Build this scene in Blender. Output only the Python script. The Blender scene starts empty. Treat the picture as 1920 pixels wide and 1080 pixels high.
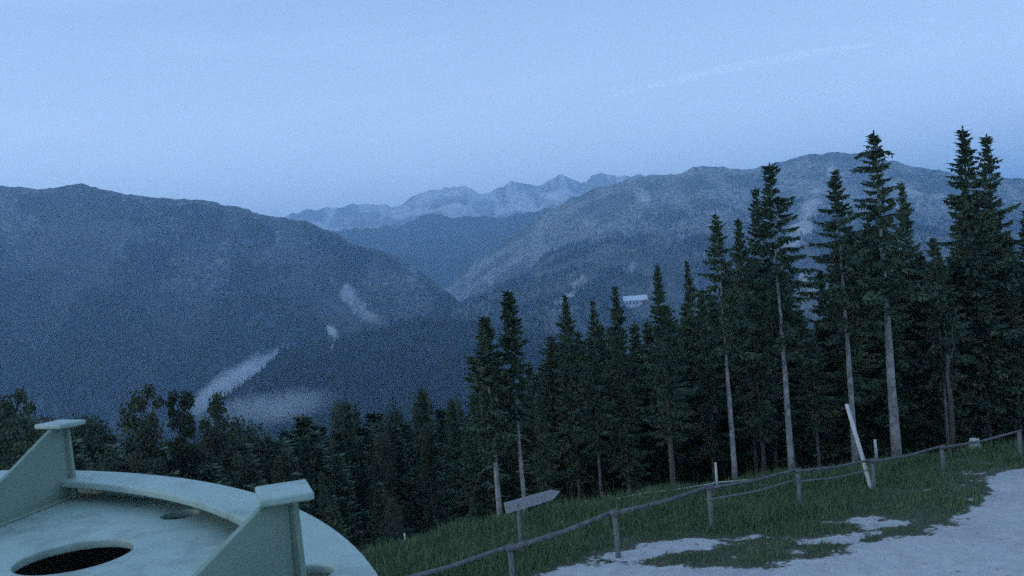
import bpy, bmesh, math, random
import numpy as np
sc = bpy.context.scene
C = sc.collection
rad = math.radians
random.seed(7)
rs = np.random.RandomState(11)

# ------------------------------------------------------------------ camera
H = 8.0
FPX = 960 / math.tan(rad(30))
ROLL = rad(4.5)
HY = 510
R_ = np.array([math.cos(ROLL), 0, -math.sin(ROLL)])
U0 = np.array([math.sin(ROLL), 0, math.cos(ROLL)])
A_ = math.atan((HY - 540) / FPX)
FW = np.array([0, 1, 0.]) * math.cos(A_) + U0 * math.sin(A_)
UP = U0 * math.cos(A_) - np.array([0, 1, 0.]) * math.sin(A_)
CAM = np.array([0, 0, H])

def ray(px, py):
    return FW * FPX + R_ * (px - 960) + UP * (540 - py)
def on_z(px, py, z):
    d = ray(px, py); return CAM + d * ((z - H) / d[2])
def at_depth(px, py, D):
    d = ray(px, py); return CAM + d * (D / d[1])
def proj(P):
    p = np.asarray(P, float) - CAM
    d = p @ FW
    return 960 + FPX * (p @ R_) / d, 540 - FPX * (p @ UP) / d

cd = bpy.data.cameras.new('camera')
cam = bpy.data.objects.new('camera', cd); C.objects.link(cam); sc.camera = cam
cd.sensor_width = 36; cd.lens = 36 * FPX / 1920
cd.clip_start = 0.1; cd.clip_end = 120000
from mathutils import Matrix, Vector
cam.matrix_world = Matrix(((R_[0], UP[0], -FW[0], 0), (R_[1], UP[1], -FW[1], 0), (R_[2], UP[2], -FW[2], H), (0, 0, 0, 1)))

# ------------------------------------------------------------------ noise
def vnoise(x, y, seed=0):
    xi = np.floor(x).astype(np.int64); yi = np.floor(y).astype(np.int64)
    xf = x - xi; yf = y - yi
    def h(a, b):
        n = (a * 374761393 + b * 668265263 + seed * 974634777) & 0x7fffffff
        n = ((n ^ (n >> 13)) * 1274126177) & 0x7fffffff
        n = n ^ (n >> 16)
        return (n & 0xffff) / 65535.0
    u = xf * xf * (3 - 2 * xf); v = yf * yf * (3 - 2 * yf)
    a = h(xi, yi) * (1 - u) + h(xi + 1, yi) * u
    b = h(xi, yi + 1) * (1 - u) + h(xi + 1, yi + 1) * u
    return (a * (1 - v) + b * v) * 2 - 1
def fbm(x, y, o=5, seed=0, ridged=False):
    t = 0; a = 1.; f = 1.
    for k in range(o):
        n = vnoise(x * f + 17.3 * k, y * f - 9.1 * k, seed + k)
        t = t + a * ((1 - 2 * np.abs(n)) if ridged else n)
        a *= .5; f *= 2.03
    return t

# ------------------------------------------------------------------ object helpers
def mesh_from(name, V, F, mat, smooth=False):
    """V (n,3) array, F list of tuples or (m,k) array"""
    me = bpy.data.meshes.new(name)
    V = np.asarray(V, np.float32)
    if isinstance(F, np.ndarray):
        k = F.shape[1]; m = F.shape[0]
        me.vertices.add(len(V)); me.vertices.foreach_set('co', V.ravel())
        me.loops.add(m * k); me.loops.foreach_set('vertex_index', F.ravel().astype(np.int32))
        me.polygons.add(m)
        me.polygons.foreach_set('loop_start', np.arange(0, m * k, k, dtype=np.int32))
        me.polygons.foreach_set('loop_total', np.full(m, k, np.int32))
        me.update(calc_edges=True)
    else:
        me.from_pydata([tuple(map(float, v)) for v in V], [], F)
    me.materials.append(mat)
    if smooth:
        me.polygons.foreach_set('use_smooth', np.ones(len(me.polygons), bool))
    return me
def add(name, me, parent=None, loc=None):
    o = bpy.data.objects.new(name, me); C.objects.link(o)
    if parent is not None: o.parent = parent
    if loc is not None: o.location = loc
    return o
def tag(o, label=None, cat=None, group=None, kind=None):
    if label: o['label'] = label
    if cat: o['category'] = cat
    if group: o['group'] = group
    if kind: o['kind'] = kind
    return o
def empty(name, loc, label, cat, group=None):
    o = bpy.data.objects.new(name, None); C.objects.link(o); o.location = loc
    o.empty_display_size = .2
    return tag(o, label, cat, group)
def attr(me, name, arr):
    a = me.attributes.new(name, 'FLOAT', 'POINT'); a.data.foreach_set('value', np.asarray(arr, np.float32))

def tube_arrays(pts, radii, n=7, cap=True, wob=0):
    pts = [np.asarray(p, float) for p in pts]
    V = []; F = []
    for i, p in enumerate(pts):
        d = pts[min(i + 1, len(pts) - 1)] - pts[max(i - 1, 0)]
        d /= np.linalg.norm(d)
        a = np.cross(d, [0.123, 0.31, .94] if abs(d[2]) < .9 else [1, 0.1, 0]); a /= np.linalg.norm(a); b = np.cross(d, a)
        for k in range(n):
            t = 2 * math.pi * k / n
            r = radii[i] * (1 + wob * (rs.rand() - .5))
            V.append(p + r * (a * math.cos(t) + b * math.sin(t)))
    for i in range(len(pts) - 1):
        for k in range(n):
            F.append((i * n + k, i * n + (k + 1) % n, (i + 1) * n + (k + 1) % n, (i + 1) * n + k))
    if cap:
        F.append(tuple(range(n))[::-1]); F.append(tuple(range((len(pts) - 1) * n, len(pts) * n)))
    return V, F
class MB:
    def __init__(s): s.V = []; s.F = []
    def put(s, V, F):
        o = len(s.V); s.V += [tuple(map(float, v)) for v in V]; s.F += [tuple(i + o for i in f) for f in F]; return s
    def tube(s, pts, radii, n=7, wob=0): return s.put(*tube_arrays(pts, radii, n, True, wob))
    def box(s, o, ax, ay, az):
        """box from corner o with edge vectors"""
        o = np.asarray(o, float); ax, ay, az = map(lambda q: np.asarray(q, float), (ax, ay, az))
        V = [o, o + ax, o + ax + ay, o + ay, o + az, o + ax + az, o + ax + ay + az, o + ay + az]
        return s.put(V, [(3, 2, 1, 0), (4, 5, 6, 7), (0, 1, 5, 4), (1, 2, 6, 5), (2, 3, 7, 6), (3, 0, 4, 7)])
    def prism(s, poly, off):
        n = len(poly); off = np.asarray(off, float)
        V = [np.asarray(p, float) for p in poly] + [np.asarray(p, float) + off for p in poly]
        F = [tuple(range(n))[::-1], tuple(range(n, 2 * n))] + [(i, (i + 1) % n, n + (i + 1) % n, n + i) for i in range(n)]
        return s.put(V, F)
    def mesh(s, name, mat, bevel=0, smooth=False):
        me = mesh_from(name, s.V, s.F, mat, smooth)
        bm = bmesh.new(); bm.from_mesh(me)
        bmesh.ops.recalc_face_normals(bm, faces=bm.faces)
        if bevel:
            ed = [e for e in bm.edges if len(e.link_faces) == 2 and e.calc_face_angle() > .5]
            bmesh.ops.bevel(bm, geom=ed, offset=bevel, segments=2, affect='EDGES', profile=.5)
        bm.to_mesh(me); bm.free()
        return me

# ------------------------------------------------------------------ materials
def mat(name, base, rough=.85, spec=.2):
    m = bpy.data.materials.new(name); m.use_nodes = True
    b = m.node_tree.nodes['Principled BSDF']
    b.inputs['Base Color'].default_value = (*base, 1); b.inputs['Roughness'].default_value = rough
    b.inputs['Specular IOR Level'].default_value = spec
    return m
def N(m, t): return m.node_tree.nodes.new(t)
def L(m, a, b): m.node_tree.links.new(a, b)
def noise_node(m, scale, detail=6, coord='Object', rough=.6, vec=None):
    n = N(m, 'ShaderNodeTexNoise'); n.inputs['Scale'].default_value = scale
    n.inputs['Detail'].default_value = detail; n.inputs['Roughness'].default_value = rough
    if vec is None:
        tc = N(m, 'ShaderNodeTexCoord'); vec = tc.outputs[coord]
    L(m, vec, n.inputs['Vector']); return n
def ramp(m, fac, stops):
    r = N(m, 'ShaderNodeValToRGB'); L(m, fac, r.inputs[0])
    e = r.color_ramp.elements
    while len(e) < len(stops): e.new(.5)
    for i, (p, c) in enumerate(stops): e[i].position = p; e[i].color = (*c, 1) if len(c) == 3 else c
    return r
def mixc(m, fac, a, b):
    x = N(m, 'ShaderNodeMix'); x.data_type = 'RGBA'
    for s, v in ((x.inputs[0], fac), (x.inputs[6], a), (x.inputs[7], b)):
        if hasattr(v, 'links'): L(m, v, s)
        elif isinstance(v, (int, float)): s.default_value = v
        else: s.default_value = (*v, 1)
    return x.outputs[2]
def math_n(m, op, a, b=None, clamp=False):
    x = N(m, 'ShaderNodeMath'); x.operation = op; x.use_clamp = clamp
    for s, v in zip(x.inputs, (a, b)):
        if v is None: continue
        if hasattr(v, 'links'): L(m, v, s)
        else: s.default_value = v
    return x.outputs[0]
def bump(m, h, strength=.4, dist=.02):
    b = N(m, 'ShaderNodeBump'); b.inputs['Strength'].default_value = strength; b.inputs['Distance'].default_value = dist
    L(m, h, b.inputs['Height']); L(m, b.outputs[0], m.node_tree.nodes['Principled BSDF'].inputs['Normal'])
def BSDF(m): return m.node_tree.nodes['Principled BSDF']
def noisy(name, c0, c1, scale, rough=.85, bumpd=0, spec=.2, detail=6):
    m = mat(name, c0, rough, spec)
    n = noise_node(m, scale, detail)
    r = ramp(m, n.outputs['Fac'], [(.32, c0), (.68, c1)])
    L(m, r.outputs[0], BSDF(m).inputs['Base Color'])
    if bumpd: bump(m, n.outputs['Fac'], .6, bumpd)
    return m

M_steel = noisy('pale_painted_steel', (.25, .36, .32), (.31, .41, .37), 3.2, .45, 0, .4)
_d = noise_node(M_steel, 9, 8, rough=.75); _e = noise_node(M_steel, 1.6, 5)
_dm = math_n(M_steel, 'MULTIPLY', math_n(M_steel, 'SUBTRACT', math_n(M_steel, 'ADD', math_n(M_steel, 'MULTIPLY', _d.outputs['Fac'], .6), math_n(M_steel, 'MULTIPLY', _e.outputs['Fac'], .4)), .5), 4.5, True)
_src = BSDF(M_steel).inputs['Base Color'].links[0].from_socket
L(M_steel, mixc(M_steel, _dm, _src, (.085, .12, .105)), BSDF(M_steel).inputs['Base Color'])
_n = noise_node(M_steel, 60, 3); bump(M_steel, _n.outputs['Fac'], .08, .004)
M_steel_dark = noisy('grey_green_bracket_paint', (.15, .22, .18), (.20, .28, .225), 7, .6, 0, .3)
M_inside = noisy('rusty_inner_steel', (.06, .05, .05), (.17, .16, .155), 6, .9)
M_wood = noisy('weathered_wood', (.10, .105, .11), (.19, .195, .20), 9, .9, .01)
M_wood_dark = noisy('dark_weathered_rail_wood', (.065, .068, .072), (.16, .16, .165), 7, .9, .01)
M_wood_pale = noisy('bleached_wood', (.38, .41, .39), (.56, .59, .56), 9, .9, .01)
M_sign = noisy('grey_violet_sign_board', (.20, .205, .22), (.30, .305, .32), 14, .8, .004)
M_bark = noisy('grey_spruce_bark', (.10, .105, .10), (.36, .36, .345), 4, .95, .03)
M_bark_mid = noisy('brown_grey_bark', (.07, .07, .066), (.19, .185, .17), 5, .95, .03)
M_bark_dark = noisy('dark_bark', (.05, .05, .045), (.12, .115, .10), 6, .95, .03)
M_white = noisy('white_render', (.55, .55, .55), (.65, .65, .65), .6, .8)
M_roof = noisy('pale_metal_roof', (.70, .72, .75), (.85, .86, .88), .5, .5)
M_redwall = noisy('dull_red_boards', (.30, .035, .05), (.42, .06, .07), .8, .8)
M_glass = mat('dark_window_glass', (.03, .035, .04), .15, .5)

def foliage(name, c0, c1, c2):
    m = mat(name, c0, .75, .15)
    g = N(m, 'ShaderNodeNewGeometry')
    oi = N(m, 'ShaderNodeObjectInfo')
    n = noise_node(m, 1.1, 4)
    f = math_n(m, 'ADD', math_n(m, 'MULTIPLY', g.outputs['Random Per Island'], .45), math_n(m, 'MULTIPLY', n.outputs['Fac'], .6))
    f = math_n(m, 'ADD', f, math_n(m, 'MULTIPLY', math_n(m, 'SUBTRACT', oi.outputs['Random'], .5), .25), True)
    r = ramp(m, f, [(.2, c0), (.55, c1), (.9, c2)])
    L(m, r.outputs[0], BSDF(m).inputs['Base Color'])
    return m
M_needle = foliage('spruce_needles', (.034, .060, .042), (.062, .106, .064), (.108, .142, .080))
M_leaf = foliage('broad_leaves', (.032, .050, .033), (.058, .084, .050), (.10, .115, .064))
M_grass = foliage('meadow_grass', (.050, .100, .050), (.088, .155, .072), (.20, .205, .11))

# ------------------------------------------------------------------ round metal platform
RC = np.array([-2.1812, .8483]); RR = 2.0204; ZT = H - .5; ZP = H - .56
def circle_pts(c, r, n, a0=0): return [(c[0] + r * math.cos(a0 + 2 * math.pi * i / n), c[1] + r * math.sin(a0 + 2 * math.pi * i / n)) for i in range(n)]
def sheet(name, loops, th, z, m, parent, bev=.004):
    cu = bpy.data.curves.new(name, 'CURVE'); cu.dimensions = '2D'; cu.fill_mode = 'BOTH'; cu.extrude = th / 2 - bev; cu.bevel_depth = bev; cu.bevel_resolution = 2
    for lp in loops:
        s = cu.splines.new('POLY'); s.points.add(len(lp) - 1); s.use_cyclic_u = True
        for p_, q_ in zip(s.points, lp): p_.co = (q_[0], q_[1], 0, 1)
    ob = bpy.data.objects.new(name, cu); C.objects.link(ob)
    dg = bpy.context.evaluated_depsgraph_get(); me = bpy.data.meshes.new_from_object(ob.evaluated_get(dg))
    bpy.data.objects.remove(ob); me.name = name; me.materials.clear(); me.materials.append(m)
    o = add(name, me, parent); o.location = (0, 0, z - th / 2); return o
plat = empty('metal_platform', (RC[0], RC[1], 0), 'large pale grey-green round metal platform with raised rim and upright triangular brackets', 'metal platform')
base = plat
def P2(px, py, z): return on_z(px, py, z)[:2] - RC
O2 = np.zeros(2)
h3 = P2(574, 1074, ZT)
sheet('rim', [circle_pts(O2, RR, 220), circle_pts(O2, RR * .942, 200), circle_pts(h3, .052, 28)], .02, ZT, M_steel, base, .004)
h1 = P2(139, 1042, ZP)
holes = [circle_pts(h1, .128, 48), circle_pts(P2(338, 964, ZP), .05, 28), circle_pts(h3, .075, 28)]
for a in (100, 145, 190, 235, 280, 325):
    holes.append(circle_pts(1.6 * np.array([math.cos(rad(a)), math.sin(rad(a))]), .147, 40))
holes.append(circle_pts(O2, .42, 60))
sheet('deck_plate', [circle_pts(O2, RR * .985, 200)] + holes, .022, ZP, M_steel, base, .004)
def shell(r0, r1, z0, z1, n=160):
    V = []; F = []
    for r, z in ((r0, z0), (r1, z0), (r1, z1), (r0, z1)):
        V += [(x, y, z) for x, y in circle_pts(O2, r, n)]
    for k in range(4):
        for i in range(n): F.append((k * n + i, k * n + (i + 1) % n, ((k + 1) % 4) * n + (i + 1) % n, ((k + 1) % 4) * n + i))
    return MB().put(V, F)
add('drum_wall', shell(RR * .988, RR * .998, -.5, ZT - .022).mesh('drum_wall', M_steel), base)
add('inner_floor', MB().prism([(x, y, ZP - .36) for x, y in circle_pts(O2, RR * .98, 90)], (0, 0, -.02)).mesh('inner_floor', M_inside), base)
for k, (a, wd, fr) in enumerate(((19.7, 58, .932), (64.4, 79, .955), (108, 130, .945), (153, 175, .945), (198, 220, .945), (243, 265, .945), (288, 310, .945), (333, 355, .945))):
    def axes(t): return np.array([math.cos(rad(t)), math.sin(rad(t)), 0]), np.array([-math.sin(rad(t)), math.cos(rad(t)), 0])
    rd, tn = axes(a); wr, wt = axes(wd); zz = np.array([0, 0, 1.]); hh = .212
    foot = rd * RR * fr
    def q(r, t, z): return foot + wr * r + wt * t + zz * (ZP + z)
    w = MB().prism([q(-.46, -.006, .001), q(0, -.006, .001), q(0, -.006, hh), q(-.055, -.006, hh), q(-.46, -.006, .012)], wt * .012)
    br = add('bracket', w.mesh('bracket', M_steel_dark, .0015), base)
    f = MB().prism([q(.001, -.024, .001), q(.001, .024, .001), q(.001, .015, hh), q(.001, -.015, hh)], wr * .012)
    add('flange', f.mesh('flange', M_steel_dark, .0015), br)
    def c(r, t, z): return foot + rd * r + tn * t + zz * (ZP + z)
    cpm = MB().prism([c(-.046, -.050, hh), c(.042, -.050, hh), c(.042, .062, hh), c(-.046, .062, hh)], zz * .014)
    add('cap', cpm.mesh('cap', M_steel, .004), br)
    for s_ in (-1, 1):
        wl_ = MB().tube([q(-.45, s_ * .009, .003), q(-.01, s_ * .009, .003)], [.006, .006], 6); add('weld', wl_.mesh('weld', M_steel_dark), br)

# ------------------------------------------------------------------ terrain
crest_px = [(690, 1015), (850, 985), (1000, 958), (1250, 905), (1500, 878), (1650, 852), (1920, 822)]
cp = np.array([on_z(x, y, 0)[:2] for x, y in crest_px])
cx = np.concatenate([[-400, -60, -25, -12], cp[:, 0], [60, 400]])
cy = np.concatenate([[-120, 2, 11, 17.5], cp[:, 1], [cp[-1, 1] + 9, 180]])
def crest(x): return np.interp(x, cx, cy)
def zt(x, y):
    x = np.asarray(x, float); y = np.asarray(y, float)
    s = y - crest(x)
    t = np.where(s > 20, s, np.log1p(np.exp(np.clip(s, -30, 30))))
    z = -340 * (1 - np.exp(-t / 640))
    near = np.clip((s + 40) / 30, 0, 1)
    z = z + .10 * fbm(x / 7., y / 7., 3, 5) * near
    return z - np.where(s > 60, np.clip((s - 60) / 200, 0, 1) * 9 * (fbm(x / 90., y / 90., 3, 9)), 0)
def zt1(x, y): return float(zt(np.array([x]), np.array([y]))[0])
def ground_hit(px, py):
    d = ray(px, py); d = d / d[1]
    D = np.arange(3, 200, .03); p = CAM + d * D[:, None]
    k = int(np.argmax(p[:, 2] <= zt(p[:, 0], p[:, 1])))
    if k: p = p[k]
    else:                                   # passes just over the edge of the bank: stand it right behind that edge
        j = int(np.argmax(p[:, 1] > crest(p[:, 0]) + .7)); p = p[j]
    return np.array([p[0], p[1], zt1(p[0], p[1])])

def grid_mesh(name, xs, ys, zf, m, smooth=True, keep=None, dz=0):
    X, Y = np.meshgrid(xs, ys); Z = zf(X, Y) + dz
    V = np.c_[X.ravel(), Y.ravel(), Z.ravel()]
    nx = len(xs); ny = len(ys)
    i = np.arange((ny - 1) * (nx - 1)); r = i // (nx - 1); c = i % (nx - 1)
    a = r * nx + c
    F = np.c_[a, a + 1, a + nx + 1, a + nx]
    if keep is not None:
        k = keep(X, Y).ravel()
        F = F[k[F].all(1)]
        u, inv = np.unique(F, return_inverse=True); V = V[u]; F = inv.reshape(F.shape)
    return mesh_from(name, V, F, m, smooth), V

M_ground = mat('grassy_soil', (.04, .06, .03), .95, .1)
_n1 = noise_node(M_ground, .5, 8); _n2 = noise_node(M_ground, 6, 6)
_c = ramp(M_ground, math_n(M_ground, 'ADD', math_n(M_ground, 'MULTIPLY', _n1.outputs['Fac'], .5), math_n(M_ground, 'MULTIPLY', _n2.outputs['Fac'], .5)),
          [(.35, (.028, .045, .028)), (.5, (.055, .08, .045)), (.68, (.10, .10, .075))])
L(M_ground, _c.outputs[0], BSDF(M_ground).inputs['Base Color'])
def graded(a, b, inner0, inner1, step, far=24):
    l = inner0 - np.geomspace(step, inner0 - a, far)[::-1]; r = inner1 + np.geomspace(step, b - inner1, far)
    return np.concatenate([l, np.arange(inner0, inner1 + 1e-6, step), r])
gx = graded(-9000, 9000, -40, 50, .6, 40); gy = graded(-400, 13500, 0, 70, .6, 40)
me, _ = grid_mesh('ground', gx, gy, zt, M_ground)
tag(add('ground', me), kind='structure')

# gravel path: signed distance to its outline, broken up by noise
edge_px = [(900, 1160), (985, 1105), (1040, 1080), (1130, 1060), (1215, 1064), (1300, 1068), (1400, 1066), (1480, 1052), (1560, 1038), (1620, 1018), (1700, 1003),
           (1765, 985), (1832, 945), (1858, 925), (1840, 905), (1850, 890), (1900, 880), (2060, 862)]
ep = np.array([on_z(x, y, 0)[:2] for x, y in edge_px])
ep = np.vstack([ep, [60, ep[-1, 1] + 6], [60, -30], [-30, -30], [-30, 6], [ep[0, 0] - 6, ep[0, 1] - 3]])
def sdist(X, Y):
    p = np.c_[X.ravel(), Y.ravel()]; best = np.full(len(p), 1e9); inside = np.zeros(len(p), bool)
    for i in range(len(ep)):
        a = ep[i]; b = ep[(i + 1) % len(ep)]; ab = b - a
        t = np.clip(((p - a) @ ab) / (ab @ ab), 0, 1)
        best = np.minimum(best, np.hypot(*(p - a - t[:, None] * ab).T))
        c = ((a[1] > p[:, 1]) != (b[1] > p[:, 1]))
        xx = (b[0] - a[0]) * (p[:, 1] - a[1]) / (b[1] - a[1] + 1e-12) + a[0]
        inside ^= c & (p[:, 0] < xx)
    return np.where(inside, best, -best).reshape(X.shape)
flecks = [(1195, 1046, .7, .8), (1262, 1030, .7, .8), (1318, 1014, .6, .6), (1388, 1006, .5, .5), (1555, 977, .4, .55), (1600, 974, .5, .6), (1660, 984, .5, .6),
          (1560, 1012, .6, .8), (1610, 1002, .5, .6), (1480, 1030, .35, .6), (1420, 1014, .3, .5)]
fk = [(on_z(a, b, 0)[:2], s, r) for a, b, s, r in flecks]
def gfield(X, Y):
    sd_ = sdist(X, Y)
    g = np.clip(sd_, -3, 3)
    for c, s, r in fk:
        q = np.hypot((X - c[0]) / (r * 1.5), (Y - c[1]) / (r * .8))
        g = np.maximum(g, s * .9 * (1 - q ** 2) - .25)
    g = g + .30 * fbm(X / 1.1, Y / 1.1, 4, 21) + np.where(g > -1.2, .22, 0) * vnoise(X / .28, Y / .28, 77)
    fl = .55 * fbm(X / .6, Y / .45, 3, 61) - .42 + .12 * sd_          # bare worn spots near the edge
    return np.where((sd_ > -3.0) & (sd_ < 1.0) & (X > 1.5), np.maximum(g, fl), g)
M_gravel = mat('pale_gravel', (.4, .4, .4), .9, .2)
_r = noise_node(M_gravel, 2.2, 8, rough=.75); _a = N(M_gravel, 'ShaderNodeAttribute'); _a.attribute_name = 'cover'
_f = noise_node(M_gravel, 7, 6); _p = noise_node(M_gravel, 55, 3); _q = noise_node(M_gravel, .35, 5)
_k = math_n(M_gravel, 'ADD', _a.outputs['Fac'], math_n(M_gravel, 'MULTIPLY', math_n(M_gravel, 'SUBTRACT', _f.outputs['Fac'], .5), .9))
_k = math_n(M_gravel, 'MULTIPLY', math_n(M_gravel, 'ADD', _k, .03), 7.0, True)
_g = ramp(M_gravel, math_n(M_gravel, 'ADD', math_n(M_gravel, 'MULTIPLY', math_n(M_gravel, 'ADD', _p.outputs['Fac'], _r.outputs['Fac']), .38), math_n(M_gravel, 'MULTIPLY', _q.outputs['Fac'], .24)),
          [(.36, (.26, .275, .285)), (.5, (.40, .415, .42)), (.64, (.54, .55, .55))])
L(M_gravel, mixc(M_gravel, _k, (.065, .075, .05), _g.outputs[0]), BSDF(M_gravel).inputs['Base Color'])
bump(M_gravel, _p.outputs['Fac'], .7, .02)
px_ = np.arange(-6, 34, .12); py_ = np.arange(9, 38, .12)
me, gv = grid_mesh('gravel_path', px_, py_, zt, M_gravel, keep=lambda X, Y: gfield(X, Y) > -.75, dz=.012)
attr(me, 'cover', gfield(gv[:, 0], gv[:, 1]))
tag(add('gravel_path', me), kind='structure')

def stones_mesh():
    n = 9000
    x = rs.uniform(-2, 26, n); y = rs.uniform(14, 36, n); g = gfield(x, y)
    k = (g > -.3) & (rs.rand(n) < np.where(g < .5, .8, .35)); x, y = x[k], y[k]; n = len(x)
    r = rs.uniform(.012, .034, n) * np.where(rs.rand(n) < .05, 2.2, 1); z = zt(x, y) + .012
    base = np.array([(1, 0, 0), (0, 1, 0), (-1, 0, 0), (0, -1, 0), (0, 0, .75), (0, 0, -.4)]); t = rs.uniform(0, 6.28, n)
    V = base[None] * r[:, None, None] * rs.uniform(.6, 1.3, (n, 6, 1))
    ca, sa = np.cos(t)[:, None], np.sin(t)[:, None]
    V = np.stack([V[..., 0] * ca - V[..., 1] * sa, V[..., 0] * sa + V[..., 1] * ca, V[..., 2]], -1) + np.c_[x, y, z][:, None]
    F = np.array([(0, 1, 4), (1, 2, 4), (2, 3, 4), (3, 0, 4), (1, 0, 5), (2, 1, 5), (3, 2, 5), (0, 3, 5)])
    return mesh_from('loose_stones', V.reshape(-1, 3), (np.arange(n)[:, None, None] * 6 + F[None]).reshape(-1, 3), M_stone)
M_stone = noisy('grey_limestone_pebbles', (.16, .155, .15), (.46, .45, .43), 6, .9)
tag(add('loose_stones', stones_mesh()), 'loose pale limestone pebbles strewn over the gravel', 'stones', kind='stuff')

# grass: one mass of blades
def grass_mesh():
    n = 420000
    x = rs.uniform(-9, 42, n); y = rs.uniform(14, 46, n)
    s = y - crest(x)
    u, v = proj(np.c_[x, y, zt(x, y)])
    k = (s < 9) & (s > -18) & (u > 560) & (u < 2050) & (v < 1130)
    x, y = x[k], y[k]
    g = gfield(x, y); thin = fbm(x / .5, y / .5, 3, 33)
    k = (g < -.12 + .16 * thin) | ((g < .5) & (rs.rand(len(x)) < .02))
    k &= rs.rand(len(x)) < np.clip(1.1 - (y - 20) / 45, .35, 1)
    x, y, g = x[k], y[k], g[k]
    n = len(x); z = zt(x, y)
    patch = np.clip(.6 + .7 * fbm(x / 2.2, y / 2.2, 3, 41), .15, 1.5)
    h = (.06 + .16 * rs.rand(n)) * (.55 + patch) * np.clip(.5 - g * .5, .35, 1.5)
    tall = rs.rand(n) < .012
    h = np.where(tall, h * 2.2, h)
    a = rs.uniform(0, 2 * math.pi, n); w = np.where(tall, .008, .012 + .012 * rs.rand(n))
    ln = rs.uniform(.1, .7, n) * h; b = rs.uniform(0, 2 * math.pi, n)
    V = np.empty((n, 3, 3))
    V[:, 0] = np.c_[x - w * np.cos(a), y - w * np.sin(a), z - .01]
    V[:, 1] = np.c_[x + w * np.cos(a), y + w * np.sin(a), z - .01]
    V[:, 2] = np.c_[x + ln * np.cos(b), y + ln * np.sin(b), z + h]
    return mesh_from('grass', V.reshape(-1, 3), np.arange(3 * n).reshape(n, 3), M_grass)
tag(add('grass', grass_mesh()), 'short rough meadow grass on the bank between gravel and trees', 'grass', kind='stuff')

# ------------------------------------------------------------------ mountains
def mountain_mat(name, f0, f1, rock0, rock1, scale):
    m = mat(name, f0, .95, .05)
    tc = N(m, 'ShaderNodeTexCoord')
    n1 = noise_node(m, scale, 8, vec=tc.outputs['Object'], rough=.7); n2 = noise_node(m, scale * 9, 5, vec=tc.outputs['Object'], rough=.7)
    fc = ramp(m, math_n(m, 'ADD', math_n(m, 'MULTIPLY', n1.outputs['Fac'], .5), math_n(m, 'MULTIPLY', n2.outputs['Fac'], .5)), [(.36, f0), (.62, f1)])
    rc = ramp(m, n2.outputs['Fac'], [(.3, rock0), (.7, rock1)])
    a = N(m, 'ShaderNodeAttribute'); a.attribute_name = 'rock'
    n3 = noise_node(m, scale * 26, 4, vec=tc.outputs['Object'], rough=.75)
    nn = math_n(m, 'ADD', math_n(m, 'MULTIPLY', n2.outputs['Fac'], .5), math_n(m, 'MULTIPLY', n3.outputs['Fac'], .5))
    k = math_n(m, 'ADD', a.outputs['Fac'], math_n(m, 'MULTIPLY', math_n(m, 'SUBTRACT', nn, .5), 3.2))
    k = math_n(m, 'MULTIPLY', math_n(m, 'SUBTRACT', k, .42), 1.5, True)
    L(m, mixc(m, k, fc.outputs[0], rc.outputs[0]), BSDF(m).inputs['Base Color'])
    return m
M_mtn = mountain_mat('wooded_mountain', (.010, .014, .014), (.11, .115, .105), (.26, .26, .25), (.60, .59, .56), .006)
M_mtn_rocky = mountain_mat('rocky_mountain', (.020, .030, .026), (.15, .16, .135), (.34, .30, .28), (.58, .57, .53), .006)
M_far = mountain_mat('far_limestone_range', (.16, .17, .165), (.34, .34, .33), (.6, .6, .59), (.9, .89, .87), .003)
M_mid = mountain_mat('mid_wooded_range', (.03, .045, .04), (.06, .08, .06), (.2, .2, .19), (.3, .3, .28), .003)

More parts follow.
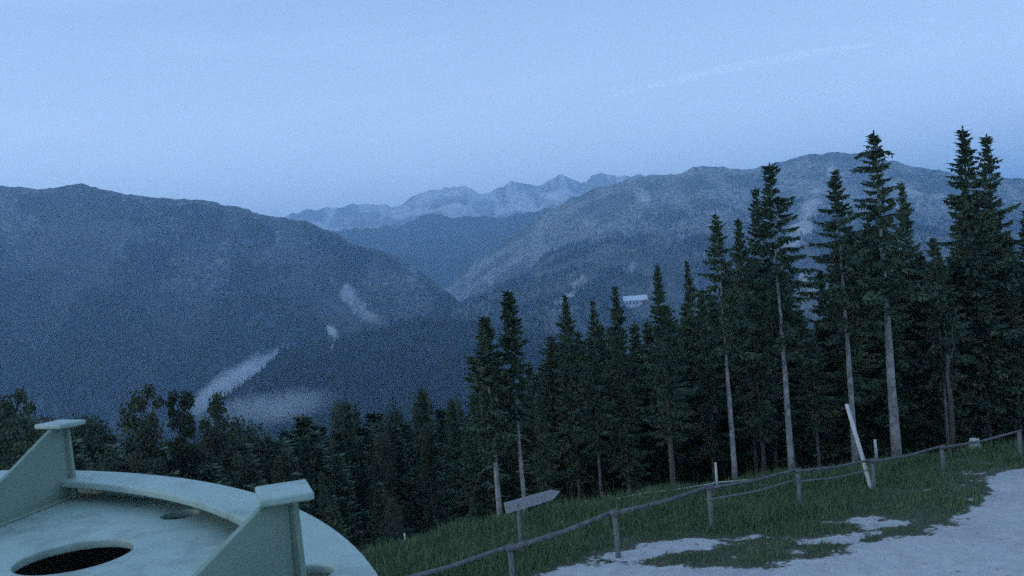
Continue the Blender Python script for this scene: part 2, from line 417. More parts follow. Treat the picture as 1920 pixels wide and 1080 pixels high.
def mountain(name, ridge, D, Db, zb, m, amp, wl, nc=420, nr=170, rock=None, jag=4., pw=.5, seed=1, Dright=None, jw=60., bare=0., jr=False):
    rp = np.array(ridge, float)
    pxs = np.linspace(rp[0, 0], rp[-1, 0], nc); pys = np.interp(pxs, rp[:, 0], rp[:, 1])
    # soften the polyline a little
    kk = np.ones(7) / 7; pe = np.concatenate([[pys[0]] * 3, pys, [pys[-1]] * 3]); pys = np.convolve(pe, kk, 'valid')
    d = FW[None] * FPX + np.outer(pxs - 960, R_) + np.outer(540 - pys, UP)
    hor = np.hypot(d[:, 0], d[:, 1]); d = d / hor[:, None]
    Dr = np.interp(pxs, [rp[0, 0], rp[-1, 0]], [D, Dright or D])
    zr = H + d[:, 2] * Dr
    nb = 8
    v = np.concatenate([np.linspace(0, 1, nr), 1 + np.linspace(.03, .35, nb)])[:, None]
    dist = Db + (Dr[None] - Db) * v
    vv = np.minimum(v, 1)
    z = zb + (zr[None] - zb) * ((1 - pw) * vv + pw * vv ** 2)
    z = z - np.where(v > 1, (v - 1) * (zr[None] - zb) * .9, 0)
    x = d[None, :, 0] * dist; y = d[None, :, 1] * dist
    w = np.clip(v * 4, 0, 1) * (1 - .95 * np.clip((v - .45) / .45, 0, 1))
    f = fbm(x / wl, y / wl, 6, seed, True)
    z = z + amp * w * (np.clip(f, -1.2, 1.1) - .3) + np.where(v <= 1.02, jag * np.clip((v - .8) / .2, 0, 1) * (fbm(x / jw, y / jw, 5, seed + 8, jr) - (.4 if jr else 0)), 0)
    P = np.stack([x, y, z], -1).reshape(-1, 3)
    nt = len(v)
    i = np.arange((nt - 1) * (nc - 1)); r = i // (nc - 1); c = i % (nc - 1); a = r * nc + c
    F = np.c_[a, a + 1, a + nc + 1, a + nc]
    me = mesh_from(name, P, F, m, True)
    u, w_ = proj(P)
    rk = np.zeros(len(P))
    gx_ = fbm(P[:, 0] / 130., P[:, 1] / 130., 4, seed + 3)
    for (ex, ey, ax, ay, ang, s) in (rock or []):
        ca, sa = math.cos(rad(ang)), math.sin(rad(ang))
        dx = (u - ex); dy = (w_ - ey)
        q = ((dx * ca + dy * sa) / ax) ** 2 + ((-dx * sa + dy * ca) / ay) ** 2
        rk = np.maximum(rk, s * np.exp(-q) * (1 + .7 * gx_))
    vg = np.repeat(v[:, 0], nc)
    gl = fbm(P[:, 0] / 210., P[:, 1] / 330., 5, seed + 5, True)
    rk = np.maximum(rk, bare * np.clip((vg - .30) / .45, 0, 1) * np.clip(.30 + .75 * gl, 0, 1.0))
    attr(me, 'rock', rk)
    o = tag(add(name, me), kind='structure')
    return P, rk, (nr, nc)

def cone_forest(name, P, rk, shape, n, hmin, hmax, seed, label, maxrow=1.0):
    """thousands of small conifers standing on a mountain side: one mass"""
    r = np.random.RandomState(seed); nr, nc = shape
    G = P[:nr * nc].reshape(nr, nc, 3); K = rk[:nr * nc].reshape(nr, nc)
    a = r.uniform(.1, (nr - 1.01) * maxrow, n * 2); b = r.uniform(0, nc - 1.01, n * 2)
    ia, ib = a.astype(int), b.astype(int); fa, fb = (a - ia)[:, None], (b - ib)[:, None]
    p = (G[ia, ib] * (1 - fa) + G[ia + 1, ib] * fa) * (1 - fb) + (G[ia, ib + 1] * (1 - fa) + G[ia + 1, ib + 1] * fa) * fb
    dens = .62 + 1.0 * fbm(p[:, 0] / 150., p[:, 1] / 150., 5, seed) - 1.6 * K[ia, ib]
    p = p[r.rand(len(p)) < dens][:n]; n = len(p)
    h = r.uniform(hmin, hmax, n); w = h * r.uniform(.16, .24, n); t0 = r.uniform(0, 6.28, n)
    V = np.empty((n, 6, 3))
    for k in range(5):
        t = t0 + k * 2 * math.pi / 5; ww = w * r.uniform(.75, 1.25, n)
        V[:, k] = p + np.c_[ww * np.cos(t), ww * np.sin(t), -.06 * h]
    V[:, 5] = p + np.c_[np.zeros(n), np.zeros(n), h]
    F = np.array([(k, (k + 1) % 5, 5) for k in range(5)])
    F = (np.arange(n)[:, None, None] * 6 + F[None]).reshape(-1, 3)
    me = mesh_from(name, V.reshape(-1, 3), F, M_needle_far)
    tag(add(name, me), label, 'forest', kind='stuff')
M_needle_far = foliage('far_conifers', (.004, .009, .008), (.010, .020, .017), (.050, .062, .048))
M_needle_far.node_tree.nodes['Noise Texture'].inputs['Scale'].default_value = .012

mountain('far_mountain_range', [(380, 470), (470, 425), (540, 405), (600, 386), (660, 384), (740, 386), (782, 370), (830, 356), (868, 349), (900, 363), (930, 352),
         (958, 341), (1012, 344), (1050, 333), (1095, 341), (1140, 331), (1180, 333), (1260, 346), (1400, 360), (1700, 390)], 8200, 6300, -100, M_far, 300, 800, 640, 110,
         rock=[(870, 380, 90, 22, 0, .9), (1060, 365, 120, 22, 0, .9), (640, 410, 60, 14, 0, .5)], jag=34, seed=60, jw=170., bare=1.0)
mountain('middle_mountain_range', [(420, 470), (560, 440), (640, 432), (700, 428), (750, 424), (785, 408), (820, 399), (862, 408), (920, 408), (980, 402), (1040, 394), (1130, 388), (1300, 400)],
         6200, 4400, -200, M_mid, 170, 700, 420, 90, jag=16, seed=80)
PR = mountain('rocky_mountain', [(640, 640), (760, 585), (830, 545), (900, 482), (960, 440), (1020, 402), (1060, 381), (1120, 353), (1180, 335), (1220, 329), (1258, 331), (1298, 318), (1350, 314), (1420, 318),
          (1480, 298), (1520, 291), (1560, 289), (1640, 293), (1700, 309), (1760, 322), (1800, 334), (1920, 341), (2150, 360), (2400, 380)], 4300, 1500, -350, M_mtn_rocky, 170, 520, 560, 190,
         rock=[(1200, 365, 20, 65, -32, .8), (1240, 400, 30, 45, -30, .5), (1560, 320, 14, 34, 0, .9), (1500, 430, 26, 130, 28, 1.0), (1570, 360, 30, 60, 20, .7), (1510, 520, 40, 60, 10, .8),
               (1085, 528, 24, 16, -30, 1.1), (1060, 560, 26, 12, -30, .7), (1186, 500, 8, 20, 10, .9), (1700, 350, 60, 26, 20, .6), (1760, 380, 30, 30, 30, .6), (1420, 360, 90, 22, 0, .45), (830, 512, 14, 8, 0, .9),
               (1000, 440, 90, 18, -35, .35), (1320, 480, 8, 26, 10, .6)], jag=9, seed=20, bare=.62)
PL = mountain('wooded_mountain', [(-420, 330), (-200, 335), (-60, 345), (40, 356), (100, 359), (122, 350), (148, 347), (180, 352), (255, 367), (300, 374), (330, 379), (372, 375), (410, 383), (455, 392),
          (480, 402), (530, 408), (590, 420), (630, 436), (665, 456), (710, 466), (760, 486), (800, 515), (835, 545), (870, 570), (960, 620)], 3900, 2420, -345, M_mtn, 150, 480, 560, 190,
          rock=[(652, 552, 15, 24, -25, 1.3), (700, 596, 36, 13, 25, 1.25), (672, 575, 16, 18, 30, .9), (350, 420, 60, 12, 30, .25), (480, 600, 9, 40, 40, .45), (620, 620, 10, 16, -30, .8), (585, 668, 12, 6, 10, .9)], jag=7, seed=31, Dright=3000, bare=.42)
PH = mountain('wooded_foothill', [(250, 850), (330, 800), (380, 776), (420, 750), (470, 718), (500, 690), (527, 655), (570, 648), (620, 645), (690, 628), (760, 606), (830, 600), (900, 612), (1000, 622), (1150, 640), (1300, 650)],
          2000, 1150, -350, M_mtn, 45, 300, 360, 110, rock=[(620, 655, 9, 12, -30, .7)], jag=5, seed=44)
cone_forest('forest_on_wooded_mountain', *PL, 62000, 7, 17, 2, 'dense dark conifer forest covering the long wooded mountain at left', .975)
cone_forest('forest_on_rocky_mountain', *PR, 52000, 9, 20, 3, 'patchy conifer forest covering the lower slopes of the rocky mountain', .78)
cone_forest('forest_on_foothill', *PH, 26000, 9, 20, 4, 'dark conifer forest covering the foothill below the mist bank')

# ------------------------------------------------------------------ air: haze, mist, vapour trail
def volume_mat(name, col, dens, aniso=0.):
    m = bpy.data.materials.new(name); m.use_nodes = True; nt = m.node_tree; nt.nodes.clear()
    v = nt.nodes.new('ShaderNodeVolumePrincipled'); o = nt.nodes.new('ShaderNodeOutputMaterial')
    v.inputs['Color'].default_value = (*col, 1); v.inputs['Density'].default_value = dens; v.inputs['Anisotropy'].default_value = aniso
    nt.links.new(v.outputs[0], o.inputs['Volume']); return m
HAZE = 1.7e-4
ztop = max(float(np.array([v.co.z for v in o.data.vertices]).max()) for o in C.objects if o.get('kind') == 'structure' and o.type == 'MESH') + 30
hz = MB().box((-10000, -500, -420), (20000, 0, 0), (0, 14500, 0), (0, 0, ztop + 420))
tag(add('haze', hz.mesh('haze', volume_mat('blue_dusk_haze', (.46, .72, 1.0), HAZE, .6))), kind='stuff')
def mist(A, B, r, flat, dens, seed, label):
    """lens of mist with its long axis from A to B; density fades out towards its surface"""
    A = np.asarray(A); B = np.asarray(B); ax = B - A; Ln = np.linalg.norm(ax); hd = ax / Ln
    sd = np.cross(hd, [0, 0, 1]); sd /= np.linalg.norm(sd); up = np.cross(sd, hd)
    bm = bmesh.new(); bmesh.ops.create_icosphere(bm, subdivisions=4, radius=1)
    for v in bm.verts: v.co = Vector((v.co.x * Ln / 2, v.co.y * r, v.co.z * r * flat))
    me = bpy.data.meshes.new('mist_bank'); bm.to_mesh(me); bm.free()
    m = volume_mat('valley_mist', (.90, .96, 1.0), dens, .3); nt = m.node_tree
    pv = [n for n in nt.nodes if n.type == 'PRINCIPLED_VOLUME'][0]
    tc = N(m, 'ShaderNodeTexCoord'); vm = N(m, 'ShaderNodeVectorMath'); vm.operation = 'DISTANCE'; vm.inputs[1].default_value = (.5, .5, .5); L(m, tc.outputs['Generated'], vm.inputs[0])
    nz = N(m, 'ShaderNodeTexNoise'); nz.inputs['Scale'].default_value = .016; nz.inputs['Detail'].default_value = 4; L(m, tc.outputs['Object'], nz.inputs['Vector'])
    d = math_n(m, 'ADD', vm.outputs['Value'], math_n(m, 'MULTIPLY', math_n(m, 'SUBTRACT', nz.outputs['Fac'], .5), .45))
    mr = N(m, 'ShaderNodeMapRange'); mr.interpolation_type = 'SMOOTHSTEP'; mr.inputs[1].default_value = .12; mr.inputs[2].default_value = .47; mr.inputs[3].default_value = dens; mr.inputs[4].default_value = 0
    L(m, d, mr.inputs[0]); L(m, mr.outputs[0], pv.inputs['Density'])
    me.materials.append(m)
    o = add('mist_bank', me); c = (A + B) / 2
    o.matrix_world = Matrix(((hd[0], sd[0], up[0], c[0]), (hd[1], sd[1], up[1], c[1]), (hd[2], sd[2], up[2], c[2]), (0, 0, 0, 1)))
    tag(o, label, 'mist', kind='stuff')
mist(at_depth(320, 812, 2080), at_depth(560, 641, 2280), 88, .62, .040, 3, 'pale streak of valley mist rising along the foothill edge')
mist(at_depth(330, 800, 1200), at_depth(680, 734, 1330), 64, .5, .0085, 6, 'low pale mist lying just behind the bushy treetops')

M_trail = bpy.data.materials.new('thin_vapour'); M_trail.use_nodes = True
_nt = M_trail.node_tree; _nt.nodes.clear()
_o = _nt.nodes.new('ShaderNodeOutputMaterial'); _mx = _nt.nodes.new('ShaderNodeMixShader'); _tr = _nt.nodes.new('ShaderNodeBsdfTransparent')
_df = _nt.nodes.new('ShaderNodeBsdfTranslucent'); _df.inputs[0].default_value = (.95, .95, .95, 1)
_d2 = _nt.nodes.new('ShaderNodeBsdfDiffuse'); _d2.inputs[0].default_value = (.95, .95, .95, 1); _ad = _nt.nodes.new('ShaderNodeAddShader')
_nt.links.new(_df.outputs[0], _ad.inputs[0]); _nt.links.new(_d2.outputs[0], _ad.inputs[1])
_tc = _nt.nodes.new('ShaderNodeTexCoord'); _ns = _nt.nodes.new('ShaderNodeTexNoise'); _ns.inputs['Scale'].default_value = .0011; _ns.inputs['Detail'].default_value = 5
_nt.links.new(_tc.outputs['Object'], _ns.inputs['Vector'])
_rp = _nt.nodes.new('ShaderNodeMapRange'); _rp.inputs[1].default_value = .35; _rp.inputs[2].default_value = .75; _rp.inputs[3].default_value = .02; _rp.inputs[4].default_value = .045
_nt.links.new(_ns.outputs['Fac'], _rp.inputs[0]); _nt.links.new(_rp.outputs[0], _mx.inputs[0])
_nt.links.new(_tr.outputs[0], _mx.inputs[1]); _nt.links.new(_ad.outputs[0], _mx.inputs[2]); _nt.links.new(_mx.outputs[0], _o.inputs[0])
tp = [at_depth(1150 + t * 490, 180 - t * 96 - 10 * math.sin(t * 3), 30000) for t in np.linspace(0, 1, 30)]
tr = MB().tube(tp, [20 + 120 * math.sin(math.pi * i / 29) ** .6 for i in range(30)], 10, .3)
tag(add('vapour_trail', tr.mesh('vapour_trail', M_trail, smooth=True)), 'faint thin white vapour trail slanting across the sky', 'vapour trail')

# ------------------------------------------------------------------ houses on the far slope
def surf_at(PRt, px, py):
    P, rk, (nr, nc) = PRt
    u, v = proj(P[:nr * nc]); q = np.hypot(u - px, v - py); return P[int(np.argmin(q))]
def house(px, py, wpx, hpx, label, red):
    p = surf_at(PR, px, py); D = np.linalg.norm(p - CAM); s = D / FPX
    w = wpx * s; h = hpx * s; dep = w * .5
    to = (CAM - p); to[2] = 0; to /= np.linalg.norm(to); rt = np.array([-to[1], to[0], 0.])
    e = empty('alpine_house', (0, 0, 0), label, 'house', 'pale houses on the far slope'); e.location = tuple(p)
    o = -rt * w / 2 - to * dep / 2
    b = MB().box(o + np.array([0, 0, -h * .6]), rt * w, to * dep, (0, 0, h * 1.05)); add('wall', b.mesh('house_wall', M_white), e)
    ridge_h = h * .62; ov = h * .12
    def q(a, b_, z): return rt * a + to * b_ + np.array([0, 0, z])
    hw = w / 2 + ov; hd = dep / 2 + ov; z0 = h * .46
    r = MB().prism([q(-hw, hd, z0), q(-hw, -hd, z0), q(-hw, 0, z0 + ridge_h)], rt * 2 * hw); add('roof', r.mesh('house_roof', M_roof), e)
    if red:
        r = MB().box(q(w * .24, dep / 2, -h * .1), rt * w * .24, to * .4, (0, 0, h * .5)); add('cladding', r.mesh('house_cladding', M_redwall), e)
    for k in range(4):
        r = MB().box(q(-w * .42 + k * w * .14, dep / 2, h * .02), rt * w * .06, to * .15, (0, 0, h * .25)); add('window', r.mesh('house_window', M_glass), e)
house(1194, 568, 44, 14, 'bright pale-roofed house with red boards, left of a pointed spruce top on the far slope', True)
house(1277, 566, 30, 11, 'long pale house partly hidden behind the spruces on the far slope', False)

# ------------------------------------------------------------------ fence, sign, poles
fence = empty('rail_fence', (0, 0, 0), 'low weathered wooden rail fence running along the edge of the gravel', 'fence')
posts = [((962, 1092), 1024), ((1160, 1046), 958), ((1336, 994), 912), ((1502, 956), 880), ((1640, 918), 862), ((1770, 885), 836), ((1915, 858), 808)]
tops = []
for (bx, by), ty in posts:
    b = ground_hit(bx, by); hgt = (by - ty) * b[1] / FPX / .985
    t = b + np.array([-.02, .02, hgt]); tops.append(t)
    m = MB().tube([b - np.array([0, 0, .4]), b + (t - b) * .5, t], [.075, .07, .062], 8, .12)
    add('post', m.mesh('fence_post', M_wood, smooth=True), fence)
first = ground_hit(720, 1150); tops = [first + np.array([0, 0, .75])] + tops
for i in range(len(tops) - 1):
    a = tops[i] + np.array([0, -.09, -.05]); b = tops[i + 1] + np.array([0, -.09, -.05])
    a = a - (b - a) * .04; b = b + (b - a) * .04 + np.array([0, .07, .05])
    mid = (a + b) / 2 - np.array([0, 0, .05 + .03 * rs.rand()])
    r0 = .068 if i < 3 else .046
    m = MB().tube([a, a * .65 + mid * .35, mid, b * .6 + mid * .4, b], [r0, r0 * .95, r0 * .9, r0 * .85, r0 * .75], 8, .14)
    add('rail', m.mesh('fence_rail', M_wood_dark, smooth=True), fence)
    if i in (3, 4):
        m = MB().tube([a - np.array([0, 0, .32]), mid - np.array([0, 0, .34]), b - np.array([0, 0, .30])], [.03, .028, .024], 7, .1)
        add('rail', m.mesh('fence_rail', M_wood, smooth=True), fence)
pf = empty('pole_fence', (0, 0, 0), 'thin pale pole fence behind the rail fence, right beside the trees', 'fence')
pp = [(1050, 950, 8), (1200, 934, 9), (1345, 913, 46), (1492, 890, 12)]
pt = []
for bx, by, hp in pp:
    b = ground_hit(bx, by + 4); t = b + np.array([0, 0, (hp + 4) * b[1] / FPX]); pt.append(b + np.array([0, 0, 12 * b[1] / FPX]))
    add('post', MB().tube([b - np.array([0, 0, .3]), t], [.05, .042], 7, .1).mesh('pole_post', M_wood_pale, smooth=True), pf)
for i in range(3):
    a, b = pt[i], pt[i + 1]
    add('rail', MB().tube([a, (a + b) / 2 - np.array([0, 0, .04]), b], [.03, .028, .026], 7, .1).mesh('pole_rail', M_wood_pale, smooth=True), pf)
b = ground_hit(765, 1052); c = ground_hit(806, 1041)
tag(add('fallen_branch', MB().tube([b + [0, 0, .06], (b + c) / 2 + [0, 0, .12], c + [0, 0, .05]], [.012, .018, .014], 6, .2).mesh('fallen_branch', M_wood_pale)), 'thin pale bare branch lying in the grass below the trees', 'branch')

def upright(name, base_px, top_px, r0, r1, m, label, cat, lean=0.):
    b = ground_hit(*base_px); t = at_depth(*top_px, b[1] + lean)
    return tag(add(name, MB().tube([b - (t - b) * .12, b, (b + t) / 2 + np.array([.01, 0, 0]), t], [r0, r0, (r0 + r1) / 2, r1], 9, .08).mesh(name, m, smooth=True)), label, cat)
upright('leaning_pole', (1634, 917), (1587, 758), .075, .055, M_wood_pale, 'tall bleached wooden pole leaning left over the rail fence', 'pole')
upright('wooden_stake', (1643, 852), (1640, 824), .06, .055, M_wood_pale, 'short pale wooden stake at the foot of the spruces, right of the leaning pole', 'stake')
upright('marker_stake', (761, 1016), (758, 1000), .03, .028, M_white, 'tiny white marker stake at the dark wood edge', 'stake')
b = ground_hit(1826, 824)
tag(add('tree_stump', MB().tube([b - [0, 0, .3], b + [0, 0, .1], b + [.03, 0, .62]], [.30, .22, .19], 11, .2).mesh('tree_stump', M_wood_pale, .01)), 'pale cut tree stump at the wood edge by the right-hand spruces', 'stump')

b = ground_hit(979, 1046); D = b[1]
sg = empty('wooden_signpost', tuple(b), 'grey wooden signpost with one arrow board pointing right, standing behind the rail fence', 'signpost')
def sp(px, py, dd=0): return at_depth(px, py, D - .07 + dd) - b
top = at_depth(970.5, 944, D) - b
add('post', MB().tube([(0, 0, -.4), tuple(top * .5), tuple(top)], [.055, .055, .05], 8, .06).mesh('sign_post', M_wood, smooth=True), sg)
board = MB().prism([sp(944, 943), sp(949, 963), sp(1036, 937, .25), sp(1050, 921, .3), sp(1033, 918, .25)], np.array([.01, -.035, 0]))
add('board', board.mesh('sign_board', M_sign, .004), sg)

# ------------------------------------------------------------------ trees
def quads(c, d, w):
    """diamond leaves: c base, d direction*length, w half width vec -> V (n,4,3)"""
    return np.stack([c, c + d * .45 + w, c + d, c + d * .45 - w], 1)
def spruce_arrays(h, cb, R, seed, dens=1., gap=.08, droop=.22, extra=None, ppow=.8):
    r = np.random.RandomState(seed)
    out = []; z = cb * h
    first = z
    limbs = []
    while z < h * .985:
        t = (z - cb * h) / (h - cb * h)
        nb = r.randint(4, 7)
        a0 = r.uniform(0, 6.28)
        prof = (1 - t) ** ppow * min(1, .45 + t * 3.2) + .03
        for k in range(nb):
            if r.rand() < gap: continue
            Lb = R * prof * r.choice([r.uniform(.35, .8), r.uniform(.75, 1.25)]) * (1 + .28 * math.sin(z * 1.9 + seed) * math.cos(a0 + k * 2.1 + seed * 1.7))
            a = a0 + 6.283 * k / nb + r.uniform(-.4, .4)
            p0 = -.30 + .75 * t ** 1.4 + r.uniform(-.12, .12)
            limbs.append((z + r.uniform(-.26, .26) * (1.1 - t) * h / 14., a, Lb, p0 + r.uniform(-.1, .1), droop * (1 - t) * r.uniform(.6, 1.6)))
        z += (.095 + .25 * (1 - t)) * r.uniform(.5, 1.5) * (h / 14.)
    limbs += extra or []
    for (z, a, Lb, p0, dr) in limbs:
        n = max(12, int(dens * (1.15 + .5 * (Lb < .9)) * Lb / .024))
        s = r.uniform(.08, 1, n) ** .8
        rr = Lb * s * math.cos(p0); zz = z + Lb * (math.sin(p0) * s - dr * s + dr * 1.15 * s ** 3)
        c = np.c_[rr * math.cos(a), rr * math.sin(a), zz]
        side = r.choice([-1, 1], n); ang = a + side * r.uniform(.35, 1.25, n)
        ln = (.12 + .22 * Lb * (1 - s * .75)) * r.uniform(.6, 1.2, n); ln = np.minimum(ln, .6)
        el = r.uniform(-1.25, .2, n)
        d = np.c_[np.cos(ang) * np.cos(el), np.sin(ang) * np.cos(el), np.sin(el)] * ln[:, None]
        q = r.normal(size=(n, 3)); w = np.cross(d, q); w /= np.linalg.norm(w, axis=1)[:, None] + 1e-9
        w *= (ln * .13 + .022)[:, None]
        out.append(quads(c, d, w))
        # needles along the limb itself
        m = max(3, int(Lb / .12)); s = np.linspace(.0, .95, m)
        rr = Lb * s * math.cos(p0); zz = z + Lb * (math.sin(p0) * s - dr * s + dr * 1.15 * s ** 3)
        c = np.c_[rr * math.cos(a), rr * math.sin(a), zz]
        d = np.tile(np.array([[math.cos(a) * .22, math.sin(a) * .22, .02]]), (m, 1)); w = np.tile(np.array([[-math.sin(a), math.cos(a), .3]]), (m, 1)) * .045
        out.append(quads(c, d, w))
    # leader
    m = 90; zz = h * (.89 + .10 * r.rand(m) ** 1.3); ang = r.uniform(0, 6.28, m); tp_ = (1.08 - (zz / h - .89) / .1)
    d = np.c_[np.cos(ang) * .26 * tp_, np.sin(ang) * .26 * tp_, np.full(m, .14)] * (h / 14.); c = np.c_[np.zeros(m), np.zeros(m), zz]
    w = np.cross(d, r.normal(size=(m, 3))); w /= np.linalg.norm(w, axis=1)[:, None]; out.append(quads(c, d, w * .03))
    V = np.concatenate(out).reshape(-1, 3)
    return V, np.arange(len(V)).reshape(-1, 4), first
def spruce_trunk(h, seed, cb, r0):
    r = np.random.RandomState(seed + 500)
    m = MB(); n = 9
    pts = [(.05 * math.sin(i * 1.3 + seed) * i / n, .05 * math.cos(i * 1.1 + seed) * i / n, h * i / n * .99) for i in range(n + 1)]
    pts[0] = (0, 0, -1.2)
    m.tube(pts, [r0 * 1.15] + [r0 * (1 - .92 * i / n) for i in range(1, n + 1)], 9, .1)
    for k in range(14):                      # dead stubs under the crown
        z = r.uniform(.12, max(cb, .2) + .1) * h; a = r.uniform(0, 6.28); l = r.uniform(.15, .55)
        m.tube([(0, 0, z), (l * math.cos(a), l * math.sin(a), z - l * r.uniform(0, .5))], [.014, .006], 4)
    return m
# each kind of spruce: real metre sizes, copies only scale a little
kinds = {}
def make_kind(key, h, cb, R, seed, r0, bark=M_bark, **kw):
    V, F, _ = spruce_arrays(h, cb, R, seed, **kw)
    kinds[key] = (mesh_from('spruce_crown', V, F, M_needle), spruce_trunk(h, seed, cb, r0).mesh('spruce_trunk', bark, smooth=True), h)
make_kind('tall_a', 14, .46, 2.35, 1, .16, gap=.08, ppow=1.0)
make_kind('tall_b', 14, .26, 2.4, 2, .20, bark=M_bark_dark, gap=.08, droop=.3, ppow=1.1)
make_kind('candelabra', 14, .48, 2.5, 3, .215, gap=.1, ppow=1.15, extra=[(12.95, 3.0, .75, -.05, -.5), (12.95, .15, .8, -.05, -.5), (12.4, 2.7, .9, 0, -.3), (12.4, .3, .6, .1, -.2)])
make_kind('broken', 14, .40, 2.1, 4, .15, gap=.22, extra=[(12.0, .1, 1.15, .35, -.1), (11.9, .2, 1.0, .25, -.1), (11.2, 3.2, .9, .1, .1)])
make_kind('dense_a', 14, .25, 2.2, 5, .17, bark=M_bark_mid, gap=.08, ppow=.95)
make_kind('dense_b', 14, .28, 2.5, 6, .18, bark=M_bark_mid, gap=.08, droop=.3, ppow=1.1)
make_kind('dense_c', 14, .28, 2.1, 7, .16, bark=M_bark_dark, gap=.12, ppow=.9)
make_kind('slim', 8, .42, .95, 8, .085, gap=.16, dens=1.5)
make_kind('slim_b', 8, .36, 1.1, 9, .10, gap=.1, dens=1.5)
make_kind('young', 7, .06, 1.3, 10, .09, bark=M_bark_dark, gap=.05, dens=1.4)
make_kind('young_b', 7, .04, 1.4, 12, .09, bark=M_bark_dark, gap=.12, dens=1.4)
make_kind('inner', 14, .42, 2.2, 13, .13, bark=M_bark_mid, gap=.06)
make_kind('fill_a', 14, .08, 2.4, 14, .18, bark=M_bark_dark, gap=.06, ppow=1.0)
make_kind('fill_b', 14, .06, 2.7, 15, .18, bark=M_bark_dark, gap=.06, droop=.3)

GSP = 'spruces along the wood edge'
def spruce(kind, x, y, h, label, group, rot=None, wide=1.0, zb=None, cat='spruce'):
    cm, tm, kh = kinds[kind]
    z = zt1(x, y) if zb is None else zb
    e = empty('spruce_tree', (x, y, z - .05), label, cat, group)
    s = h / kh; e.scale = (s * wide, s * wide, s); e.rotation_euler = (0, 0, rs.uniform(0, 6.28) if rot is None else rot)
    add('crown', cm, e); add('trunk', tm, e)
    return e
def spruce_px(kind, base, top, label, D=None, rot=None, wide=1.0, group=GSP):
    if D is None:
        b = ground_hit(*base); x, y, z = b
    else:
        # put the stem under its top: same world x
        y = 36.
        for _ in range(8):
            q = at_depth(*top, y); y = .5 * y + .5 * (float(crest(q[0])) + D + 2.6)
        x = q[0]; z = zt1(x, y)
    t = at_depth(*top, y); 
    return spruce(kind, x, y, t[2] - z, label, group, rot, wide)

key = [
 ('slim_b', (937, 965), (905, 588), None, 1.15, 'slender spruce at the left end of the tall row, its lower trunk bare and pale'),
 ('slim', (982, 932), (947, 538), None, 1.0, 'thin spruce with a spiky open top and long bare pale trunk, second from left'),
 ('dense_c', None, (1058, 545), 4.0, .8, 'spruce with a bushy pointed top, right of the thin open-topped spruce'),
 ('dense_a', None, (1110, 556), 6.7, .7, 'narrow spruce with a low pointed top, left of the far house'),
 ('dense_c', None, (1152, 530), 4.9, .8, 'spruce whose pointed top stands just left of the bright far house'),
 ('tall_b', (1263, 908), (1237, 488), None, .95, 'spruce with a thin pale trunk whose top stands right of the bright far house'),
 ('dense_b', None, (1287, 482), 8.5, .62, 'spruce top between the far houses and the taller right-hand spruces'),
 ('tall_a', (1378, 892), (1337, 394), None, .95, 'narrow tall spruce rising left of the ragged-topped spruce, first of the taller group'),
 ('dense_c', None, (1383, 402), 4.0, .72, 'spruce with a slim top tucked between two taller narrow spruces'),
 ('dense_a', None, (1416, 345), 5.8, .75, 'spruce whose top leans close on the left of the ragged-topped spruce'),
 ('broken', (1483, 860), (1452, 297), None, 1.0, 'ragged-topped spruce with one long branch sticking out to the right and a thin pale trunk'),
 ('tall_a', (1603, 845), (1574, 308), None, 1.0, 'tall spruce with a bare grey trunk right behind the leaning pole'),
 ('candelabra', (1681, 852), (1633, 240), None, 1.0, 'tall spruce with a cross-shaped top and the thickest bare pale trunk'),
 ('dense_b', None, (1690, 335), 5.8, .8, 'dense spruce close on the right of the cross-topped spruce'),
 ('tall_b', None, (1805, 232), 4.9, 1.15, 'tallest spruce at the right, left of a pair of pointed tops'),
 ('dense_a', None, (1850, 246), 6.7, .95, 'tall spruce with a thin top, right one of the pair at the right edge'),
 ('dense_c', None, (1925, 385), 4.0, 1.0, 'dense spruce cut by the right edge of the picture'),
 ('inner', None, (1750, 440), 3.1, .9, 'dark spruce filling the dip between the cross-topped and the tallest spruce'),
 ('inner', None, (1538, 500), 8.5, .7, 'low dark spruce in the gap right of the ragged-topped spruce'),
]
rots = {10: 0.15, 12: 0.1}
for i, (k, b, t, D, w, lab) in enumerate(key):
    spruce_px(k, b, t, lab, D, rots.get(i), w)

# the dark wood behind them
env = np.array([(865, 690), (905, 640), (950, 650), (1000, 630), (1060, 580), (1110, 590), (1150, 570), (1200, 588), (1240, 560), (1290, 550), (1340, 500), (1400, 470), (1450, 450), (1500, 560), (1540, 560),
                (1575, 430), (1640, 370), (1700, 420), (1745, 480), (1800, 340), (1860, 350), (1920, 430), (2000, 420)], float)
lab_in = 'dark slender spruce standing deep in the wood behind the edge trees'
for off, step in ((5.5, 74), (8.5, 52), (11, 46), (15, 44), (20, 46), (27, 50), (36, 56), (48, 64)):
    px = (1000 if off < 9 else 880) + rs.uniform(0, step)
    while px < 2010:
        top = np.interp(px, env[:, 0], env[:, 1]) + rs.uniform(5, 130)
        y = 40.; o_ = off + rs.uniform(-1.2, 1.8)
        for _ in range(8):
            q = at_depth(px, top, y); y = .5 * y + .5 * (float(crest(q[0])) + o_)
        q = at_depth(px, top, y); z = zt1(q[0], q[1])
        spruce((['inner', 'dense_a', 'dense_c'] if off < 7 else ['fill_a', 'fill_b', 'fill_a'])[rs.randint(3)], q[0], q[1], max(4, q[2] - z), lab_in, 'spruces inside the dark wood', None, rs.uniform(.85, 1.25))
        px += step * rs.uniform(.6, 1.3)

